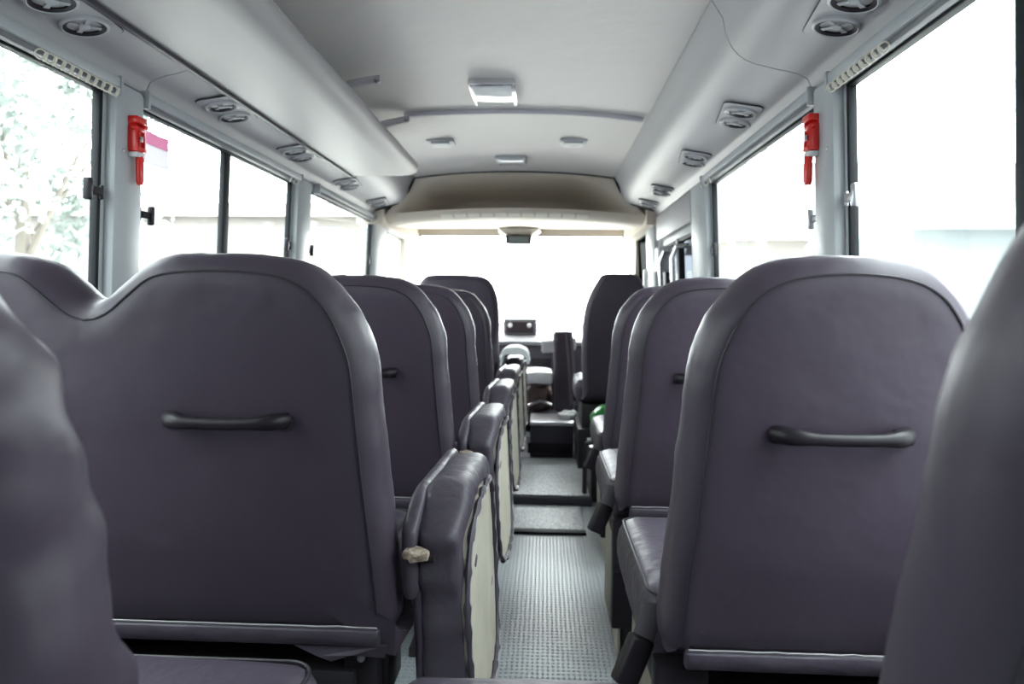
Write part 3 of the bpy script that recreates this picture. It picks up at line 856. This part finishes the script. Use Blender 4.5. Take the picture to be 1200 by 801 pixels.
ec = thing('engine_cover', 'brown domed engine cover between the cab seats', 'engine cover', (-.02, 4.86, .285))
MB().pad(-.105, .085, 0, .47, 0, .178, .04, (10, 10, 6), lambda p: Vector((p.x, p.y+noise.noise(p*9)*.02, p.z+noise.noise(p*7)*.015))).build('cover_shell', 'brown', ec)
MB().tube([(-.095, -.022, .05), (.0, -.026, .09), (.08, -.022, .06)], .010, 6).build('lashing', 'steel', ec)
o = MB().pad(-.135, .064, 4.828, 5.32, .478, .556, .022, (12, 12, 6), lambda p: Vector((p.x, p.y, p.z + .022*(1-((p.x+.03)/.12)**2) + .02*noise.noise(p*8)))).build('white_cloth', 'cloth')
tag(o, 'bright white cloth spread over the brown engine cover', 'cloth')
for k, (x, y, z, rz, lab) in enumerate(((.185, 4.72, .288, .3, 'upper crumpled white paper beside the brown engine cover'), (.155, 4.60, .288, -.5, 'lower crumpled white paper at the step box edge'))):
    o = MB().pad(-.05, .05, -.04, .04, 0, .035, .012, (8, 8, 3), lambda p: Vector((p.x, p.y, p.z + .02*noise.noise(p*30)))).build('crumpled_paper', 'paper')
    o.location = (x, y, z); o.rotation_euler.z = rz
    tag(o, lab, 'paper', 'crumpled papers')

# ------------------------------------------------------------------ dashboard
ds = thing('dashboard', 'dark dashboard with a pale padded top under the windscreen', 'dashboard', (XC, 5.6, .5))
prof = [(5.92, .80), (5.52, .775), (5.42, .74), (5.37, .66), (5.42, .50), (5.52, .20), (5.60, .06), (5.92, .06)]
on(ds, MB().prism(prof, XC-.89, XC+.89, 'x')).build('dash_body', 'dash', ds, angle=50)
on(ds, MB().prism([(5.92, .80), (5.92, .825), (5.50, .808), (5.385, .765), (5.40, .735), (5.52, .775)], XC-.89, XC+.89, 'x')).build('dash_pad', 'dash_top', ds, angle=50)
on(ds, MB().hexa([(-.02, 5.30, .68), (.25, 5.30, .70), (.25, 5.5, .70), (-.02, 5.5, .68), (-.02, 5.33, .775), (.25, 5.33, .805), (.25, 5.5, .815), (-.02, 5.5, .80)], .02, 3)).build('instrument_pod', 'dash_top', ds)
on(ds, MB().box(-.10, .06, 5.378, 5.42, .535, .65, .008)).build('pocket', 'black', ds)
o = MB().pad(-.17, -.03, 5.33, 5.372, .516, .570, .018, (6, 5, 5)).build('white_tube', 'white')
tag(o, 'small white rolled bundle resting before the dashboard pocket', 'bundle')
on_shelf = MB().box(-.20, .02, 5.335, 5.45, .49, .515, .006)
on(ds, on_shelf).build('shelf', 'dash', ds)
rd = thing('dashboard_radio', 'dark boxy radio with two pale knobs standing on the dashboard', 'radio', (-.185, 5.53, .816))
MB().box(-.145, .125, 0, .14, 0, .128, .010).build('casing', 'dash_top', rd)
MB().box(-.125, .100, -.006, .006, .010, .105, .004).build('face_plate', 'dark_face', rd)
for x in (-.09, .065): MB().lathe([(.019, 0), (.019, .016), (.012, .022)], (x, -.004, .074), (0, -1, 0), 14).build('knob', 'white', rd)
MB().box(.100, .125, -.004, .01, .0, .128, .004).build('end_strip', 'dash_top', rd)

# mirror and its console, sticker on the windscreen
mr = thing('rear_view_mirror', 'dark-framed rear view mirror hanging from the header at the windscreen top', 'mirror', (-.205, 5.30, 1.595))
MB().hexa([(-.10, .0, -.005), (.10, .0, -.005), (.12, .24, -.005), (-.12, .24, -.005), (-.16, -.05, .045), (.16, -.05, .045), (.18, .24, .045), (-.18, .24, .045)], .008).build('bracket', 'header', mr)
MB().box(-.10, .10, -.03, .01, -.075, -.004, .008).build('mirror_frame', 'black', mr)
MB().box(-.078, .078, -.034, -.028, -.064, -.016, .003).build('glass_face', 'dark_screen', mr)
o = MB().box(-.11, .09, 0, .002, -.07, .07).build('windscreen_sticker', 'pale_sheet', smooth=False)
o.location = (-.10, 5.655, 1.46); o.rotation_euler = (math.radians(26.6), 0, 0)
tag(o, 'pale grey sticker on the windscreen just below the mirror', 'sticker')

# ------------------------------------------------------------------ odds and ends by the entrance
def bagf(p): return p + Vector((noise.noise(p*14), noise.noise(p*14+Vector((5,5,5))), noise.noise(p*11)))*.022
pl = thing('luggage_box', 'low black box carrying the green bag behind the front passenger seat', 'box', (.36, 3.72, .0))
MB().box(-.10, .14, -.10, .20, 0, .285, .012).build('box_body', 'black_metal', pl)
MB().box(-.105, .145, -.105, .205, .280, .292, .004).build('box_rim', 'steel', pl)
o = MB().pad(.26, .46, 3.66, 3.86, .305, .50, .07, (10, 10, 10), bagf).build('plastic_bag', 'green')
tag(o, 'bright green plastic bag glimpsed past the single chairs', 'bag')
o = MB().pad(.285, .40, 3.46, 3.58, .0, .36, .05, (8, 8, 8)).build('water_jug', 'white'); 
tag(o, 'white plastic jug standing beside the box with the green bag', 'jug')
MB_post = MB().tube([(.225, 3.60, .0), (.225, 3.60, .30), (.233, 3.60, .325), (.275, 3.60, .335)], .013, 8)
o = MB_post.build('step_rail', 'black_metal'); tag(o, 'short black bent rail at the edge of the entrance step', 'rail')

# ------------------------------------------------------------------ outside
GZ = -.95
struct(MB().box(-60, 60, -60, 80, GZ-.1, GZ).build('ground', 'asphalt', smooth=False))
def tree(x, y, h, r, label, n=2600, seed=1):
    rnd = random.Random(seed)
    t = thing('street_tree', label, 'tree', (x, y, GZ))
    tr = MB().tube([(0, 0, 0), (.05, 0, h*.3), (0, .1, h*.6), (.1, .1, h*.85)], [.16, .13, .10, .04], 8).build('trunk', 'bark', t)
    for k in range(6):
        a = k*PI/3; tr2 = MB().tube([(0, .05, h*(.4+.05*k)), (math.cos(a)*r*.4, math.sin(a)*r*.4, h*.65), (math.cos(a)*r*.7, math.sin(a)*r*.7, h*.8)], [.06, .04, .015], 6).build('branch', 'bark', t)
    bm = MB()
    cl = [(Vector((rnd.gauss(0, .45)*r, rnd.gauss(0, .45)*r, h*(.45+.5*rnd.random()))), r*(.25+.25*rnd.random())) for _ in range(16)]
    for _ in range(n):
        c, cr = rnd.choice(cl)
        d = Vector((rnd.gauss(0, 1), rnd.gauss(0, 1), rnd.gauss(0, 1))).normalized()*cr*rnd.random()**.4
        p = c+d; u = Vector((rnd.gauss(0, 1), rnd.gauss(0, 1), rnd.gauss(0, 1))).normalized(); w = u.orthogonal().normalized()
        s = .07+.06*rnd.random()
        bm.face([p-u*s, p+w*s*.45, p+u*s, p-w*s*.45])
    bm.build('crown', 'leaf', t, smooth=False, fix=False)
    return t
tree(-8.4, 10.6, 6.2, 2.1, 'leafy pale tree outside the rearmost window under the luggage rack', n=3400, seed=1)
def house(label, x, y, wx_, dy, h, m, roof_m, rise, floors=1, top=0):
    """long side towards the bus, ridge along x"""
    t = thing('town_house', label, 'building', (x, y, GZ), 'buildings across the road')
    MB().box(-wx_/2, wx_/2, -dy/2, dy/2, 0, h).build('wall', m, t, smooth=False)
    MB().prism([(-dy/2-.35, h-.1), (dy/2+.35, h-.1), (.2, h+rise), (-.2, h+rise)], -wx_/2-.3, wx_/2+.3, 'x').build('roof', roof_m, t, smooth=False)
    n = int(wx_/2.2)
    for f in range(floors):
        for i in range(n):
            xx = -wx_/2 + (i+.5)*wx_/n; z = h-1.9-2.8*f-top
            wn = MB().box(xx-.5, xx+.5, -dy/2-.03, -dy/2+.03, z, z+1.25).build('window', 'house_window', t, smooth=False)
            MB().box(xx-.04, xx+.04, -dy/2-.05, -dy/2+.05, z, z+1.25).build('mullion', m, wn, smooth=False)
    return t
house('long cream building with a high pale roof, outside the rearmost entrance-side window', 17, 25, 22, 6, 4.2, 'render', 'rooftin', 2.9)
house('low bluish building in front of the long cream one', 10.6, 14.5, 8.2, 4, 3.5, 'house', 'house', .7)
house('pale building below the hazy hill, outside the window with the sticker', -21, 44, 24, 8, 7.2, 'render', 'rooftin', 1.3, 2)
hl = []
for i in range(25):
    row = []
    for j in range(9):
        u, v = i/24, j/8
        row.append((-60-30*v, 60+90*u, GZ + (5+11*math.sin(PI*u)*(.7+.3*math.sin(u*9)))*math.sin(PI*.5*v)))
    hl.append(row)
struct(MB().grid(hl).build('hill', 'hillside'))
o = MB().tube([(6.2, 20.0, GZ), (6.2, 20.0, 7.5)], [.14, .09], 10).build('utility_pole', 'house'); tag(o, 'pale utility pole outside the window by the entrance-side hammer', 'pole')

struct(MB().box(-7, 6.5, 6.6, 34, GZ, GZ+.02).build('ground_bounce', 'bounce_slab', smooth=False))  # added pale slab, bounces sky light up to the front ceiling
# ------------------------------------------------------------------ light
w = bpy.data.worlds.new('overcast'); S.world = w; w.use_nodes = True
nt = w.node_tree; bg = nt.nodes['Background']
bg.inputs['Color'].default_value = (.96, 1.0, 1.0, 1)
tc = nt.nodes.new('ShaderNodeTexCoord'); sp = nt.nodes.new('ShaderNodeSeparateXYZ'); nt.links.new(tc.outputs['Generated'], sp.inputs[0])
mr_ = nt.nodes.new('ShaderNodeMapRange'); mr_.interpolation_type = 'SMOOTHSTEP'      # overcast sky, brighter ahead of the bus
mr_.inputs['From Min'].default_value = .45; mr_.inputs['From Max'].default_value = .95; mr_.inputs['To Min'].default_value = 5.2; mr_.inputs['To Max'].default_value = 26.0
nt.links.new(sp.outputs['Y'], mr_.inputs['Value']); zn = nt.nodes.new('ShaderNodeMapRange'); zn.interpolation_type = 'SMOOTHSTEP'       # and brightest overhead
zn.inputs['From Min'].default_value = .45; zn.inputs['From Max'].default_value = 1.0; zn.inputs['To Min'].default_value = 0.0; zn.inputs['To Max'].default_value = 29.0
nt.links.new(sp.outputs['Z'], zn.inputs['Value'])
ad = nt.nodes.new('ShaderNodeMath'); ad.operation = 'ADD'; nt.links.new(mr_.outputs['Result'], ad.inputs[0]); nt.links.new(zn.outputs['Result'], ad.inputs[1])
nt.links.new(ad.outputs[0], bg.inputs['Strength'])

# ------------------------------------------------------------------ camera
f = 800.0
cam = bpy.data.cameras.new('camera'); co = bpy.data.objects.new('camera', cam); COL.objects.link(co)
cam.sensor_fit = 'HORIZONTAL'; cam.sensor_width = 36; cam.lens = f*36/1200
Yc = Vector((638-600, 400.5-358, -f)).normalized()
Zc = Vector((.012, 1, 0)); Zc = (Zc - Yc*Zc.dot(Yc)).normalized()
Xc = Yc.cross(Zc)
Mwc = Matrix((Xc, Yc, Zc)).transposed()      # world -> camera axes
R = Mwc.transposed().to_4x4()
co.matrix_world = Matrix.Translation((0, 0, H)) @ R
cam.clip_start = .02; cam.clip_end = 500
cam.dof.use_dof = True; cam.dof.focus_distance = 1.3; cam.dof.aperture_fstop = 4.2
S.camera = co
S.view_settings.view_transform = 'Standard'; S.view_settings.look = 'None'
S.view_settings.gamma = 1; S.view_settings.exposure = 0.0; S.view_settings.use_curve_mapping = False
S.cycles.max_bounces = 12; S.cycles.diffuse_bounces = 6; S.cycles.glossy_bounces = 4; S.cycles.transparent_max_bounces = 16
